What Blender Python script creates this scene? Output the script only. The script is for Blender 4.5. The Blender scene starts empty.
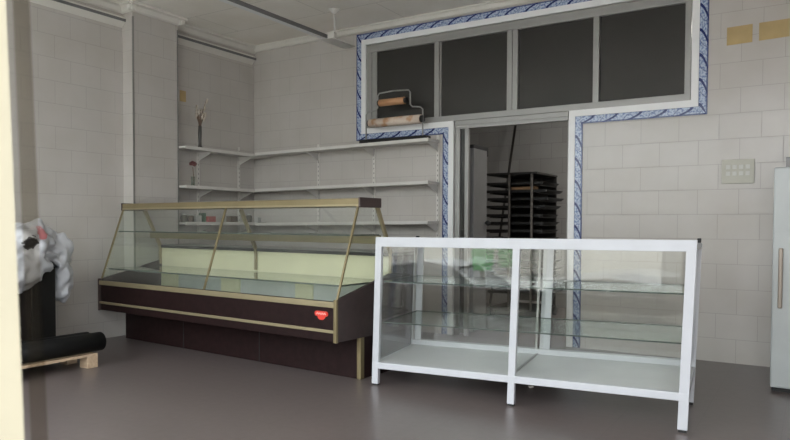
import bpy, bmesh, math, random
from mathutils import Vector, Matrix, Euler, noise
random.seed(7)
S = bpy.context.scene
C = S.collection
PI = math.pi

# ------------------------------------------------------------------ materials
MATS = {}
def new_mat(name):
    m = bpy.data.materials.new(name); m.use_nodes = True
    nt = m.node_tree
    b = nt.nodes['Principled BSDF']
    return m, nt, b
def N(nt, t, **kw):
    n = nt.nodes.new(t)
    for k, v in kw.items(): setattr(n, k, v)
    return n
def setin(node, **kw):
    for k, v in kw.items(): node.inputs[k.replace('_', ' ')].default_value = v
def plain(name, col, rough=.5, metal=0., var=.06, scale=6., spec=.5, bump=0., alpha_noise=None):
    m, nt, b = new_mat(name)
    setin(b, Roughness=rough, Metallic=metal); b.inputs['Specular IOR Level'].default_value = spec
    tc = N(nt, 'ShaderNodeTexCoord'); nz = N(nt, 'ShaderNodeTexNoise'); setin(nz, Scale=scale, Detail=5.)
    nt.links.new(tc.outputs['Object'], nz.inputs['Vector'])
    rp = N(nt, 'ShaderNodeValToRGB')
    rp.color_ramp.elements[0].position = .3; rp.color_ramp.elements[1].position = .7
    rp.color_ramp.elements[0].color = tuple(c*(1-var) for c in col)+(1,)
    rp.color_ramp.elements[1].color = tuple(min(1, c*(1+var)) for c in col)+(1,)
    nt.links.new(nz.outputs['Fac'], rp.inputs['Fac']); nt.links.new(rp.outputs['Color'], b.inputs['Base Color'])
    if bump:
        bp = N(nt, 'ShaderNodeBump'); setin(bp, Strength=bump, Distance=.01)
        nz2 = N(nt, 'ShaderNodeTexNoise'); setin(nz2, Scale=scale*6, Detail=3.)
        nt.links.new(tc.outputs['Object'], nz2.inputs['Vector'])
        nt.links.new(nz2.outputs['Fac'], bp.inputs['Height']); nt.links.new(bp.outputs['Normal'], b.inputs['Normal'])
    MATS[name] = m
    return m

def tile_mat(name, axis, ox, oz, c1, c2, cm, w=.3, h=.2, rough=.22, offset=.5, mortar=.0022, bump=.25):
    """running-bond glazed tiles laid on a wall; axis = the horizontal world axis of the wall"""
    m, nt, b = new_mat(name)
    g = N(nt, 'ShaderNodeNewGeometry'); sp = N(nt, 'ShaderNodeSeparateXYZ'); cb = N(nt, 'ShaderNodeCombineXYZ')
    nt.links.new(g.outputs['Position'], sp.inputs[0])
    for src, dst, off in ((axis, 'X', ox), ('Z', 'Y', oz)):
        a = N(nt, 'ShaderNodeMath', operation='ADD'); a.inputs[1].default_value = off
        nt.links.new(sp.outputs[src], a.inputs[0]); nt.links.new(a.outputs[0], cb.inputs[dst])
    br = N(nt, 'ShaderNodeTexBrick'); br.offset = offset; br.squash = 1
    setin(br, Scale=1., Mortar_Size=mortar, Mortar_Smooth=.3, Bias=0., Brick_Width=w, Row_Height=h)
    br.inputs['Color1'].default_value = c1+(1,); br.inputs['Color2'].default_value = c2+(1,); br.inputs['Mortar'].default_value = cm+(1,)
    nt.links.new(cb.outputs[0], br.inputs['Vector'])
    nz = N(nt, 'ShaderNodeTexNoise'); setin(nz, Scale=2.3, Detail=6.)
    nt.links.new(g.outputs['Position'], nz.inputs['Vector'])
    mx = N(nt, 'ShaderNodeMix', data_type='RGBA', blend_type='MULTIPLY'); mx.inputs['Factor'].default_value = 1
    rp = N(nt, 'ShaderNodeValToRGB'); rp.color_ramp.elements[0].color = (.94, .93, .91, 1); rp.color_ramp.elements[0].position = .35
    rp.color_ramp.elements[1].color = (1, 1, 1, 1); rp.color_ramp.elements[1].position = .6
    nt.links.new(nz.outputs['Fac'], rp.inputs['Fac'])
    nt.links.new(br.outputs['Color'], mx.inputs['A']); nt.links.new(rp.outputs['Color'], mx.inputs['B'])
    nt.links.new(mx.outputs['Result'], b.inputs['Base Color'])
    rr = N(nt, 'ShaderNodeMapRange'); setin(rr, To_Min=rough, To_Max=.8); nt.links.new(br.outputs['Fac'], rr.inputs['Value'])
    nt.links.new(rr.outputs[0], b.inputs['Roughness'])
    bp = N(nt, 'ShaderNodeBump'); setin(bp, Strength=bump, Distance=.002); bp.invert = True
    nt.links.new(br.outputs['Fac'], bp.inputs['Height']); nt.links.new(bp.outputs['Normal'], b.inputs['Normal'])
    MATS[name] = m
    return m

TA, TB, TM = (.475, .449, .424), (.465, .439, .414), (.33, .311, .29)
tile_mat('tile_back', 'X', .039, .01, TA, TB, TM)
tile_mat('tile_side', 'Y', .086, .043, TA, TB, TM)
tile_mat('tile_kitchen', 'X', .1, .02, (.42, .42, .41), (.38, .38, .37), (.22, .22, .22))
tile_mat('ceiling_panel', 'X', .25, 0, (.84, .80, .745), (.82, .785, .73), (.58, .55, .50), rough=.8)
# ceiling panels run in the floor plane: swap Z for Y
_nt = MATS['ceiling_panel'].node_tree
_sp = [n for n in _nt.nodes if n.type == 'SEPXYZ'][0]
_ad = [l.to_node for l in _nt.links if l.from_node == _sp and l.from_socket.name == 'Z'][0]
_nt.links.new(_sp.outputs['Y'], _ad.inputs[0])
_b = [n for n in _nt.nodes if n.type == 'TEX_BRICK'][0]; setin(_b, Brick_Width=1.2, Row_Height=.6, Mortar_Size=.004)

# polished terrazzo floor
def floor_mat():
    m, nt, b = new_mat('terrazzo')
    g = N(nt, 'ShaderNodeNewGeometry')
    v = N(nt, 'ShaderNodeTexNoise'); setin(v, Scale=22., Detail=4.); nt.links.new(g.outputs['Position'], v.inputs['Vector'])
    rp = N(nt, 'ShaderNodeValToRGB'); e = rp.color_ramp.elements
    e[0].color = (.112, .092, .088, 1); e[0].position = .0
    e[1].color = (.152, .126, .121, 1); e[1].position = 1.
    x = e.new(.5); x.color = (.13, .107, .103, 1)
    nt.links.new(v.outputs['Fac'], rp.inputs['Fac'])
    nz = N(nt, 'ShaderNodeTexNoise'); setin(nz, Scale=1.6, Detail=7., Roughness=.65); nt.links.new(g.outputs['Position'], nz.inputs['Vector'])
    rp2 = N(nt, 'ShaderNodeValToRGB'); rp2.color_ramp.elements[0].position = .1; rp2.color_ramp.elements[0].color = (.86, .86, .86, 1)
    rp2.color_ramp.elements[1].position = .9; rp2.color_ramp.elements[1].color = (1.1, 1.1, 1.1, 1)
    nt.links.new(nz.outputs['Fac'], rp2.inputs['Fac'])
    mx = N(nt, 'ShaderNodeMix', data_type='RGBA', blend_type='MULTIPLY'); mx.inputs['Factor'].default_value = 1
    nt.links.new(rp.outputs['Color'], mx.inputs['A']); nt.links.new(rp2.outputs['Color'], mx.inputs['B'])
    # slab joints
    br = N(nt, 'ShaderNodeTexBrick'); br.offset = 0
    setin(br, Scale=1., Mortar_Size=.0015, Brick_Width=.4, Row_Height=.4, Mortar_Smooth=.2)
    br.inputs['Color1'].default_value = br.inputs['Color2'].default_value = (1, 1, 1, 1); br.inputs['Mortar'].default_value = (.8, .8, .8, 1)
    nt.links.new(g.outputs['Position'], br.inputs['Vector'])
    m2 = N(nt, 'ShaderNodeMix', data_type='RGBA', blend_type='MULTIPLY'); m2.inputs['Factor'].default_value = 1
    nt.links.new(mx.outputs['Result'], m2.inputs['A']); nt.links.new(br.outputs['Color'], m2.inputs['B'])
    nt.links.new(m2.outputs['Result'], b.inputs['Base Color'])
    rr = N(nt, 'ShaderNodeMapRange'); setin(rr, From_Min=.0, From_Max=1., To_Min=.28, To_Max=.36)
    nt.links.new(nz.outputs['Fac'], rr.inputs['Value']); nt.links.new(rr.outputs[0], b.inputs['Roughness'])
    MATS['terrazzo'] = m
floor_mat()

# blue and white patterned border tile; UV.x runs along the strip in metres, UV.y across 0..1
def border_mat():
    m, nt, b = new_mat('border_tile')
    uv = N(nt, 'ShaderNodeUVMap'); sp = N(nt, 'ShaderNodeSeparateXYZ'); nt.links.new(uv.outputs[0], sp.inputs[0])
    def math_(op, a, bb=None, c=None):
        n = N(nt, 'ShaderNodeMath', operation=op)
        for i, q in enumerate((a, bb, c)):
            if q is None: continue
            if isinstance(q, (int, float)): n.inputs[i].default_value = q
            else: nt.links.new(q, n.inputs[i])
        return n.outputs[0]
    u, v = sp.outputs['X'], sp.outputs['Y']
    us = math_('DIVIDE', u, .2)
    # scroll: u position bends with v so each stroke is an S-shaped diagonal
    v2 = math_('POWER', v, 1.8)
    sh = math_('MULTIPLY_ADD', v2, -.62, us)
    fr = math_('FRACT', sh)
    d = math_('ABSOLUTE', math_('SUBTRACT', fr, .5))
    wv = math_('MULTIPLY_ADD', v, .05, .06)
    stroke = math_('LESS_THAN', d, wv)
    sh2 = math_('MULTIPLY_ADD', math_('POWER', math_('SUBTRACT', 1., v), 2.2), .35, math_('ADD', us, .28))
    d2 = math_('ABSOLUTE', math_('SUBTRACT', math_('FRACT', sh2), .5))
    stroke2 = math_('MULTIPLY', math_('LESS_THAN', d2, .025), .55)
    edge = math_('MAXIMUM', math_('GREATER_THAN', v, .82), math_('LESS_THAN', v, .04))
    nz = N(nt, 'ShaderNodeTexNoise'); setin(nz, Scale=55., Detail=3.)
    cb = N(nt, 'ShaderNodeCombineXYZ'); nt.links.new(u, cb.inputs[0]); nt.links.new(math_('MULTIPLY', v, .08), cb.inputs[1])
    nt.links.new(cb.outputs[0], nz.inputs['Vector'])
    rp = N(nt, 'ShaderNodeValToRGB'); e = rp.color_ramp.elements
    e[0].position = .38; e[0].color = (.12, .17, .34, 1); e[1].position = .56; e[1].color = (.42, .49, .62, 1)
    nt.links.new(nz.outputs['Fac'], rp.inputs['Fac'])
    ink = math_('MAXIMUM', math_('MAXIMUM', stroke, stroke2), math_('MULTIPLY', edge, .8))
    mx = N(nt, 'ShaderNodeMix', data_type='RGBA'); nt.links.new(ink, mx.inputs['Factor'])
    nt.links.new(rp.outputs['Color'], mx.inputs['A']); mx.inputs['B'].default_value = (.014, .026, .12, 1)
    nt.links.new(mx.outputs['Result'], b.inputs['Base Color']); setin(b, Roughness=.2)
    MATS['border_tile'] = m
border_mat()

def glass_mat(name, tint=(.93, .96, .945), ior=1.5, rough=0.0, dirt=0.0, graze=5.):
    m, nt, b = new_mat(name); nt.nodes.remove(b)
    out = nt.nodes['Material Output']
    tr = N(nt, 'ShaderNodeBsdfTransparent'); tr.inputs[0].default_value = tint+(1,)
    gl = N(nt, 'ShaderNodeBsdfGlossy'); gl.inputs['Color'].default_value = (1, 1, 1, 1); gl.inputs['Roughness'].default_value = rough
    lw = N(nt, 'ShaderNodeLayerWeight'); lw.inputs['Blend'].default_value = .5      # Schlick reflectance, same from both sides of the sheet
    pw = N(nt, 'ShaderNodeMath', operation='POWER'); pw.inputs[1].default_value = graze
    fr = N(nt, 'ShaderNodeMath', operation='MULTIPLY_ADD'); f0 = ((ior-1)/(ior+1))**2
    nt.links.new(lw.outputs['Facing'], pw.inputs[0]); nt.links.new(pw.outputs[0], fr.inputs[0]); fr.inputs[1].default_value = 1-f0; fr.inputs[2].default_value = f0
    mx = N(nt, 'ShaderNodeMixShader')
    nt.links.new(fr.outputs[0], mx.inputs[0]); nt.links.new(tr.outputs[0], mx.inputs[1]); nt.links.new(gl.outputs[0], mx.inputs[2])
    last = mx
    if dirt:
        df = N(nt, 'ShaderNodeBsdfDiffuse'); df.inputs[0].default_value = (.6, .6, .57, 1)
        tc = N(nt, 'ShaderNodeTexCoord'); nz = N(nt, 'ShaderNodeTexNoise'); setin(nz, Scale=3., Detail=5.); nt.links.new(tc.outputs['Object'], nz.inputs['Vector'])
        mr = N(nt, 'ShaderNodeMapRange'); setin(mr, From_Min=.3, From_Max=.75, To_Min=dirt*.6, To_Max=dirt*1.4); nt.links.new(nz.outputs['Fac'], mr.inputs['Value'])
        m2 = N(nt, 'ShaderNodeMixShader'); nt.links.new(mr.outputs[0], m2.inputs[0]); nt.links.new(mx.outputs[0], m2.inputs[1]); nt.links.new(df.outputs[0], m2.inputs[2])
        last = m2
    nt.links.new(last.outputs[0], out.inputs['Surface'])
    MATS[name] = m
glass_mat('glass_clear', (.972, .976, .97))
glass_mat('glass_shelf', (.84, .875, .85), ior=1.35, graze=12.)
glass_mat('glass_counter', (.965, .98, .965), dirt=.015)
glass_mat('glass_thick', (.74, .78, .68), dirt=.03)
glass_mat('glass_tinted', (.80, .775, .74), ior=1.2)
glass_mat('glass_window', (.95, .97, .96))
plain('glass_edge', (.045, .065, .055), .15)
plain('white_paint', (.47, .48, .51), .35, var=.04)
plain('tray_laminate', (.45, .46, .46), .3, var=.05)
plain('white_trim', (.74, .74, .745), .3, var=.03)
plain('cream_plaster', (.62, .595, .55), .7, var=.03)
plain('shelf_white', (.58, .56, .53), .4, var=.04)
plain('aluminium', (.30, .295, .285), .42, metal=.3, var=.05)
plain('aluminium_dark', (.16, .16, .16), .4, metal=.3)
plain('corner_grey', (.20, .195, .185), .45)
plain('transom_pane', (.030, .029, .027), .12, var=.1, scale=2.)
plain('gold', (.23, .185, .10), .42, metal=.55, var=.06)
plain('gold_light', (.31, .26, .16), .42, metal=.45, var=.06)
plain('brown', (.016, .0078, .0078), .5, var=.25, scale=20., spec=.14)
plain('brown_side', (.034, .021, .0205), .5, var=.2, scale=20.)
plain('brown_cap', (.055, .035, .033), .45)
plain('cream_panel', (.60, .575, .40), .45, var=.04)
plain('pane_grey', (.50, .52, .53), .25, var=.12, scale=3.)
plain('steel', (.24, .24, .235), .3, metal=.7)
plain('red_enamel', (.62, .045, .03), .3)
plain('pale_red', (.85, .42, .38), .4)
plain('black_vinyl', (.005, .005, .005), .55, var=.3, scale=15., bump=.1, spec=.2)
plain('black_metal', (.007, .0065, .006), .5, var=.4, spec=.25)
plain('dark_wood_panel', (.010, .007, .006), .5, var=.3, spec=.25)
plain('rubber', (.015, .015, .015), .7)
plain('yellow_paper', (.42, .31, .15), .8, var=.1)
plain('vent_plastic', (.47, .46, .40), .5)
plain('vent_hole', (.55, .55, .52), .5)
plain('fridge_white', (.37, .395, .395), .25, var=.03)
plain('handle_bronze', (.27, .23, .19), .4, metal=.3)
plain('rose_red', (.10, .03, .03), .8, var=.3)
plain('twig', (.16, .11, .08), .8, var=.3)
plain('dark_vase', (.05, .045, .04), .3)
plain('white_blossom', (.45, .40, .34), .9)
plain('rack_black', (.016, .014, .012), .5, var=.3)
plain('rack_post', (.16, .145, .13), .4, metal=.5)
plain('tray_dark', (.013, .012, .011), .45, var=.3)
plain('door_grey', (.17, .17, .17), .45)
plain('paper_plain', (.60, .52, .44), .7)
plain('stone', (.6, .55, .5), .8)
plain('box_green', (.05, .10, .06), .6); plain('box_red', (.30, .06, .06), .6); plain('box_brown', (.10, .07, .05), .6)
plain('jar_dark', (.05, .045, .035), .3); plain('box_grey', (.38, .38, .36), .6)
plain('asphalt_sunlit', (.70, .68, .64), .9, var=.1); plain('facade', (.46, .43, .39), .9); plain('facade_dark', (.07, .07, .075), .3)  # street colour paled to stand in for sunlight bouncing into the shop
plain('car_white', (.42, .42, .42), .2); plain('car_glass', (.02, .022, .025), .08); plain('bin_green', (.06, .36, .08), .4)
plain('jamb_cream', (.27, .248, .18), .5)

def wood_mat(name, ca, cb, axis_scale=(1, 12, 12), rough=.6):
    m, nt, b = new_mat(name)
    tc = N(nt, 'ShaderNodeTexCoord'); mp = N(nt, 'ShaderNodeMapping'); mp.inputs['Scale'].default_value = axis_scale
    nz = N(nt, 'ShaderNodeTexNoise'); setin(nz, Scale=4., Detail=6., Distortion=.6)
    nt.links.new(tc.outputs['Object'], mp.inputs[0]); nt.links.new(mp.outputs[0], nz.inputs['Vector'])
    rp = N(nt, 'ShaderNodeValToRGB'); rp.color_ramp.elements[0].position = .3; rp.color_ramp.elements[1].position = .7
    rp.color_ramp.elements[0].color = ca+(1,); rp.color_ramp.elements[1].color = cb+(1,)
    nt.links.new(nz.outputs['Fac'], rp.inputs['Fac']); nt.links.new(rp.outputs['Color'], b.inputs['Base Color']); setin(b, Roughness=rough)
    MATS[name] = m
wood_mat('pale_wood', (.42, .30, .20), (.55, .41, .28))
wood_mat('roller_wood', (.42, .21, .10), (.55, .30, .16))
wood_mat('crate_wood', (.30, .17, .08), (.36, .22, .11))
# stained wrapping-paper roll: pale with orange-brown blotches
def stained():
    m, nt, b = new_mat('stained_paper')
    tc = N(nt, 'ShaderNodeTexCoord'); nz = N(nt, 'ShaderNodeTexNoise'); setin(nz, Scale=9., Detail=4.)
    nt.links.new(tc.outputs['Object'], nz.inputs['Vector'])
    rp = N(nt, 'ShaderNodeValToRGB'); rp.color_ramp.elements[0].position = .5; rp.color_ramp.elements[0].color = (.60, .50, .42, 1)
    rp.color_ramp.elements[1].position = .62; rp.color_ramp.elements[1].color = (.46, .25, .13, 1)
    nt.links.new(nz.outputs['Fac'], rp.inputs['Fac']); nt.links.new(rp.outputs['Color'], b.inputs['Base Color']); setin(b, Roughness=.75)
    MATS['stained_paper'] = m
stained()
def bag_mat():
    m, nt, b = new_mat('bag_plastic')
    g = N(nt, 'ShaderNodeNewGeometry')
    def blob(center, rx, rz, seed):
        vs = N(nt, 'ShaderNodeVectorMath', operation='SUBTRACT'); vs.inputs[1].default_value = center
        nt.links.new(g.outputs['Position'], vs.inputs[0])
        vm = N(nt, 'ShaderNodeVectorMath', operation='MULTIPLY'); vm.inputs[1].default_value = (1/.3, 1/rx, 1/rz)
        nt.links.new(vs.outputs[0], vm.inputs[0])
        ln = N(nt, 'ShaderNodeVectorMath', operation='LENGTH'); nt.links.new(vm.outputs[0], ln.inputs[0])
        nz = N(nt, 'ShaderNodeTexNoise'); setin(nz, Scale=38., Detail=2.); nt.links.new(g.outputs['Position'], nz.inputs['Vector'])
        ad = N(nt, 'ShaderNodeMath', operation='MULTIPLY_ADD'); ad.inputs[1].default_value = 1.6
        nt.links.new(nz.outputs['Fac'], ad.inputs[0]); nt.links.new(ln.outputs['Value'], ad.inputs[2])
        lt = N(nt, 'ShaderNodeMath', operation='LESS_THAN'); lt.inputs[1].default_value = 1.65; nt.links.new(ad.outputs[0], lt.inputs[0])
        return lt.outputs[0]
    m1 = N(nt, 'ShaderNodeMix', data_type='RGBA'); m1.inputs['A'].default_value = (.43, .435, .46, 1); m1.inputs['B'].default_value = (.45, .16, .17, 1)
    nt.links.new(blob((.72, -3.07, 1.02), .055, .055, 1), m1.inputs['Factor'])
    m2 = N(nt, 'ShaderNodeMix', data_type='RGBA'); m2.inputs['B'].default_value = (.02, .02, .022, 1)
    nt.links.new(m1.outputs['Result'], m2.inputs['A']); nt.links.new(blob((.75, -3.17, .955), .05, .06, 2), m2.inputs['Factor'])
    nt.links.new(m2.outputs['Result'], b.inputs['Base Color']); setin(b, Roughness=.28)
    MATS['bag_plastic'] = m
bag_mat()

# ------------------------------------------------------------------ geometry helpers
def box(bm, x0, x1, y0, y1, z0, z1, bev=0., mi=0):
    vs = [bm.verts.new(p) for p in ((x0,y0,z0),(x1,y0,z0),(x1,y1,z0),(x0,y1,z0),(x0,y0,z1),(x1,y0,z1),(x1,y1,z1),(x0,y1,z1))]
    fs = [bm.faces.new([vs[i] for i in q]) for q in ((0,3,2,1),(4,5,6,7),(0,1,5,4),(1,2,6,5),(2,3,7,6),(3,0,4,7))]
    for f in fs: f.material_index = mi
    if bev:
        es = list({e for f in fs for e in f.edges})
        bmesh.ops.bevel(bm, geom=es, offset=bev, segments=2, affect='EDGES', profile=.6)
    return vs
def bar(bm, a, b, w, h, up=(0, 0, 1), bev=0., mi=0):
    """rectangular bar from a to b, w across and h along 'up'"""
    a, b = Vector(a), Vector(b); d = b-a; L = d.length; d.normalize()
    u = Vector(up); s = d.cross(u).normalized(); u = s.cross(d).normalized()
    M = Matrix((s, d, u)).transposed().to_4x4(); M.translation = a
    t = bmesh.new(); box(t, -w/2, w/2, 0, L, -h/2, h/2, bev, mi)
    bmesh.ops.transform(t, matrix=M, verts=t.verts)
    merge(bm, t)
def merge(bm, t):
    me = bpy.data.meshes.new('tmp'); t.to_mesh(me); t.free(); bm.from_mesh(me); bpy.data.meshes.remove(me)
def prism(bm, pts, axis, a0, a1, mi=0):
    """polygon pts extruded along axis; pts are the other two coordinates in order"""
    def P(p, a):
        return {'X': (a, p[0], p[1]), 'Y': (p[0], a, p[1]), 'Z': (p[0], p[1], a)}[axis]
    lo = [bm.verts.new(P(p, a0)) for p in pts]; hi = [bm.verts.new(P(p, a1)) for p in pts]
    n = len(pts); fs = [bm.faces.new(lo), bm.faces.new(hi[::-1])]
    for i in range(n): fs.append(bm.faces.new((lo[i], hi[i], hi[(i+1) % n], lo[(i+1) % n])))
    for f in fs: f.material_index = mi
    bmesh.ops.recalc_face_normals(bm, faces=fs)
def tube(bm, pts, r, seg=8, cap=True, mi=0):
    pts = [Vector(p) for p in pts]; n = len(pts); rings = []
    rs = r if isinstance(r, (list, tuple)) else [r]*n
    ref = None
    for i, p in enumerate(pts):
        d = (pts[min(i+1, n-1)]-pts[max(i-1, 0)]).normalized()
        if ref is None: ref = Vector((0, 0, 1)) if abs(d.z) < .9 else Vector((1, 0, 0))
        s = d.cross(ref).normalized(); u = s.cross(d).normalized(); ref = u
        rings.append([bm.verts.new(p+rs[i]*(math.cos(2*PI*k/seg)*s+math.sin(2*PI*k/seg)*u)) for k in range(seg)])
    for i in range(n-1):
        for k in range(seg):
            f = bm.faces.new((rings[i][k], rings[i][(k+1) % seg], rings[i+1][(k+1) % seg], rings[i+1][k])); f.smooth = True; f.material_index = mi
    if cap:
        for q in (rings[0][::-1], rings[-1]): bm.faces.new(q).material_index = mi
def lathe(bm, prof, c=(0, 0, 0), seg=20, mi=0):
    rings = [[bm.verts.new((c[0]+r*math.cos(2*PI*k/seg), c[1]+r*math.sin(2*PI*k/seg), c[2]+z)) for k in range(seg)] for r, z in prof]
    for a, b in zip(rings, rings[1:]):
        for k in range(seg):
            f = bm.faces.new((a[k], a[(k+1) % seg], b[(k+1) % seg], b[k])); f.smooth = True; f.material_index = mi
    bm.faces.new(rings[0][::-1]); bm.faces.new(rings[-1])
def ball(bm, c, r, sub=2, jit=0., sc=(1, 1, 1), mi=0):
    t = bmesh.new(); bmesh.ops.create_icosphere(t, subdivisions=sub, radius=1)
    for v in t.verts:
        k = 1+jit*(noise.noise(v.co*2.3+Vector(c)*9))
        v.co = Vector((v.co.x*sc[0], v.co.y*sc[1], v.co.z*sc[2]))*r*k+Vector(c)
    for f in t.faces: f.smooth = True; f.material_index = mi
    merge(bm, t)
def link(name, bm, mats, parent=None, loc=None, warp=None):
    """link a bmesh as one mesh object; with loc the vertices are given in the parent's / world frame and the origin is moved there"""
    if warp:
        for v in bm.verts: v.co = warp(v.co)
    if loc is not None:
        bmesh.ops.translate(bm, verts=bm.verts, vec=-Vector(loc))
    bmesh.ops.recalc_face_normals(bm, faces=bm.faces)
    me = bpy.data.meshes.new(name); bm.to_mesh(me); bm.free()
    for m in (mats if isinstance(mats, (list, tuple)) else [mats]): me.materials.append(MATS[m])
    o = bpy.data.objects.new(name, me); C.objects.link(o)
    if parent is not None: o.parent = parent
    if loc is not None: o.location = loc
    return o
def tag(o, label, cat, group=None):
    o['label'] = label; o['category'] = cat
    if group: o['group'] = group
    return o
def empty(name, loc, label, cat, rz=0., group=None):
    o = bpy.data.objects.new(name, None); C.objects.link(o); o.location = loc; o.rotation_euler = (0, 0, rz); o.empty_display_size = .1
    return tag(o, label, cat, group)
def struct(name, bm, mats, label, cat, parent=None):
    o = link(name, bm, mats, parent)
    if parent is None: o['kind'] = 'structure'; tag(o, label, cat)
    return o
def part(name, mats, parent, *boxes, bev=0., warp=None, label=None):
    """boxes in the parent's local frame"""
    bm = bmesh.new()
    for b in boxes: box(bm, *b, bev=bev)
    o = link(name, bm, mats, parent, warp=warp)
    if label: o['label'] = label
    return o
def glass_box(name, parent, b, mat='glass_clear', thin=None, warp=None):
    """thin glass sheet whose narrow faces show the darker green edge"""
    bm = bmesh.new(); box(bm, *b)
    d = [b[1]-b[0], b[3]-b[2], b[5]-b[4]]; k = d.index(min(d))
    bm.faces.ensure_lookup_table()
    for f in bm.faces:
        f.normal_update()
        f.material_index = 0 if abs(f.normal[k]) > .7 else 1
    return link(name, bm, [mat, 'glass_edge'], parent, warp=warp)

# ------------------------------------------------------------------ room shell  (X along back wall, Y depth, back wall face at Y=0, Z up)
H = 3.2; XR = 7.2; YF = -5.5
bm = bmesh.new(); box(bm, -.3, XR+.3, YF-.2, 3.2, -.1, 0); struct('floor', bm, 'terrazzo', 'polished grey brown terrazzo shop floor', 'floor')
bm = bmesh.new(); box(bm, -.3, XR+.3, YF-.2, 3.2, H, H+.1); struct('ceiling', bm, 'ceiling_panel', 'off white panelled ceiling above the shop', 'ceiling')
bm = bmesh.new()
box(bm, -.2, 1.58, 0, .12, 0, H); box(bm, 1.58, 2.63, 0, .12, 0, 2.06); box(bm, 3.895, 4.9, 0, .12, 0, 2.06)
box(bm, 4.9, XR+.2, 0, .12, 0, H); box(bm, 1.58, 4.9, 0, .12, 3.07, H)
struct('wall_back', bm, 'tile_back', 'back wall of glossy off white tiles around the doorway and transom window', 'wall')
bm = bmesh.new(); box(bm, -.2, 0, YF-.15, 0, 0, H)
struct('wall_left', bm, 'tile_side', 'left wall of glossy off white tiles', 'wall')
bm = bmesh.new(); box(bm, 0, .152, -1.797, -1.26, 0, H-.02)
pil = struct('trim_1', bm, 'tile_side', 'tiled pillar standing out from the left wall', 'pillar')
bm = bmesh.new(); box(bm, .150, .158, -1.803, -1.785, 0, H-.12); box(bm, .146, .155, -1.272, -1.257, 0, H-.12)
link('corner_strip', bm, 'corner_grey', pil)
bm = bmesh.new(); box(bm, XR, XR+.15, YF-.15, .12, 0, H)
struct('wall_right', bm, 'tile_side', 'right wall of off white tiles outside the view', 'wall')
# shop front: doorway where the picture is taken from, display window beside it
bm = bmesh.new()
DX0, DX1 = 4.68, 6.9
WX0, WX1 = .15, 4.5
box(bm, -.2, WX0, YF-.15, YF, 0, H); box(bm, WX0, WX1, YF-.15, YF, 0, .3); box(bm, WX0, WX1, YF-.15, YF, 2.95, H)
box(bm, WX1, DX0, YF-.15, YF, 0, H); box(bm, DX0, DX1, YF-.15, YF, 2.95, H); box(bm, DX1, XR+.2, YF-.15, YF, 0, H)
struct('wall_front', bm, 'cream_plaster', 'shop front wall with open doorway and display window', 'wall')
bm = bmesh.new(); box(bm, WX0, WX1, YF-.09, YF-.08, .3, 2.95)
w = struct('window_2', bm, 'glass_window', 'large shop display window in the front wall', 'window')
bm = bmesh.new()
for x in (WX0, 1.6, 3.05, WX1-.05): box(bm, x, x+.05, YF-.12, YF-.05, .3, 2.95)
for z in (.3, 2.9): box(bm, WX0, WX1, YF-.12, YF-.05, z, z+.05)
link('window_frame', bm, 'aluminium', w)

# cornices
def cornice(name, pts, axis, a0, a1, label, mat='cream_plaster'):
    bm = bmesh.new(); prism(bm, pts, axis, a0, a1); return struct(name, bm, mat, label, 'cornice')
cornice('trim_2', [(0, H), (-.07, H), (-.07, H-.012), (-.05, H-.018), (-.03, H-.05), (-.012, H-.058), (0, H-.058)], 'X', 0, XR, 'plaster cornice along the top of the back wall')
crown = [(0, H), (.08, H), (.08, H-.018), (.05, H-.03), (.03, H-.065), (.015, H-.075), (0, H-.075)]
ledge = [(0, 3.085), (.045, 3.085), (.055, 3.066), (.0, 3.066)]
ledge2 = [(0, 3.040), (.05, 3.040), (.03, 3.02), (0, 2.99)]
bm = bmesh.new()
for a, b in ((YF, -1.797), (-1.26, -.0)): prism(bm, crown, 'Y', a, b)
off = .152
prism(bm, [(x+off, z) for x, z in crown], 'Y', -1.797-.06, -1.26+.06)
prism(bm, [(-1.797-x, z) for x, z in crown], 'X', 0, off+.06)
prism(bm, [(-1.26+x, z) for x, z in crown], 'X', 0, off+.06)
struct('trim_3', bm, 'cream_plaster', 'plaster cornice along the left wall and round the pillar', 'cornice')
bm = bmesh.new()
for a, b in ((YF, -1.80), (-1.255, -.03)): prism(bm, ledge, 'Y', a, b); prism(bm, ledge2, 'Y', a, b)
struct('trim_4', bm, 'cream_plaster', 'narrow ledge moulding under the cornice of the left wall', 'cornice')

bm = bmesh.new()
for a, b in ((YF, -1.80), (-1.255, -.02)): box(bm, .0, .058, a, b, 3.040, 3.066)  # dark grey strip between the two ledge mouldings
link('dark_strip', bm, 'aluminium_dark', bpy.data.objects['trim_4'])
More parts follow.
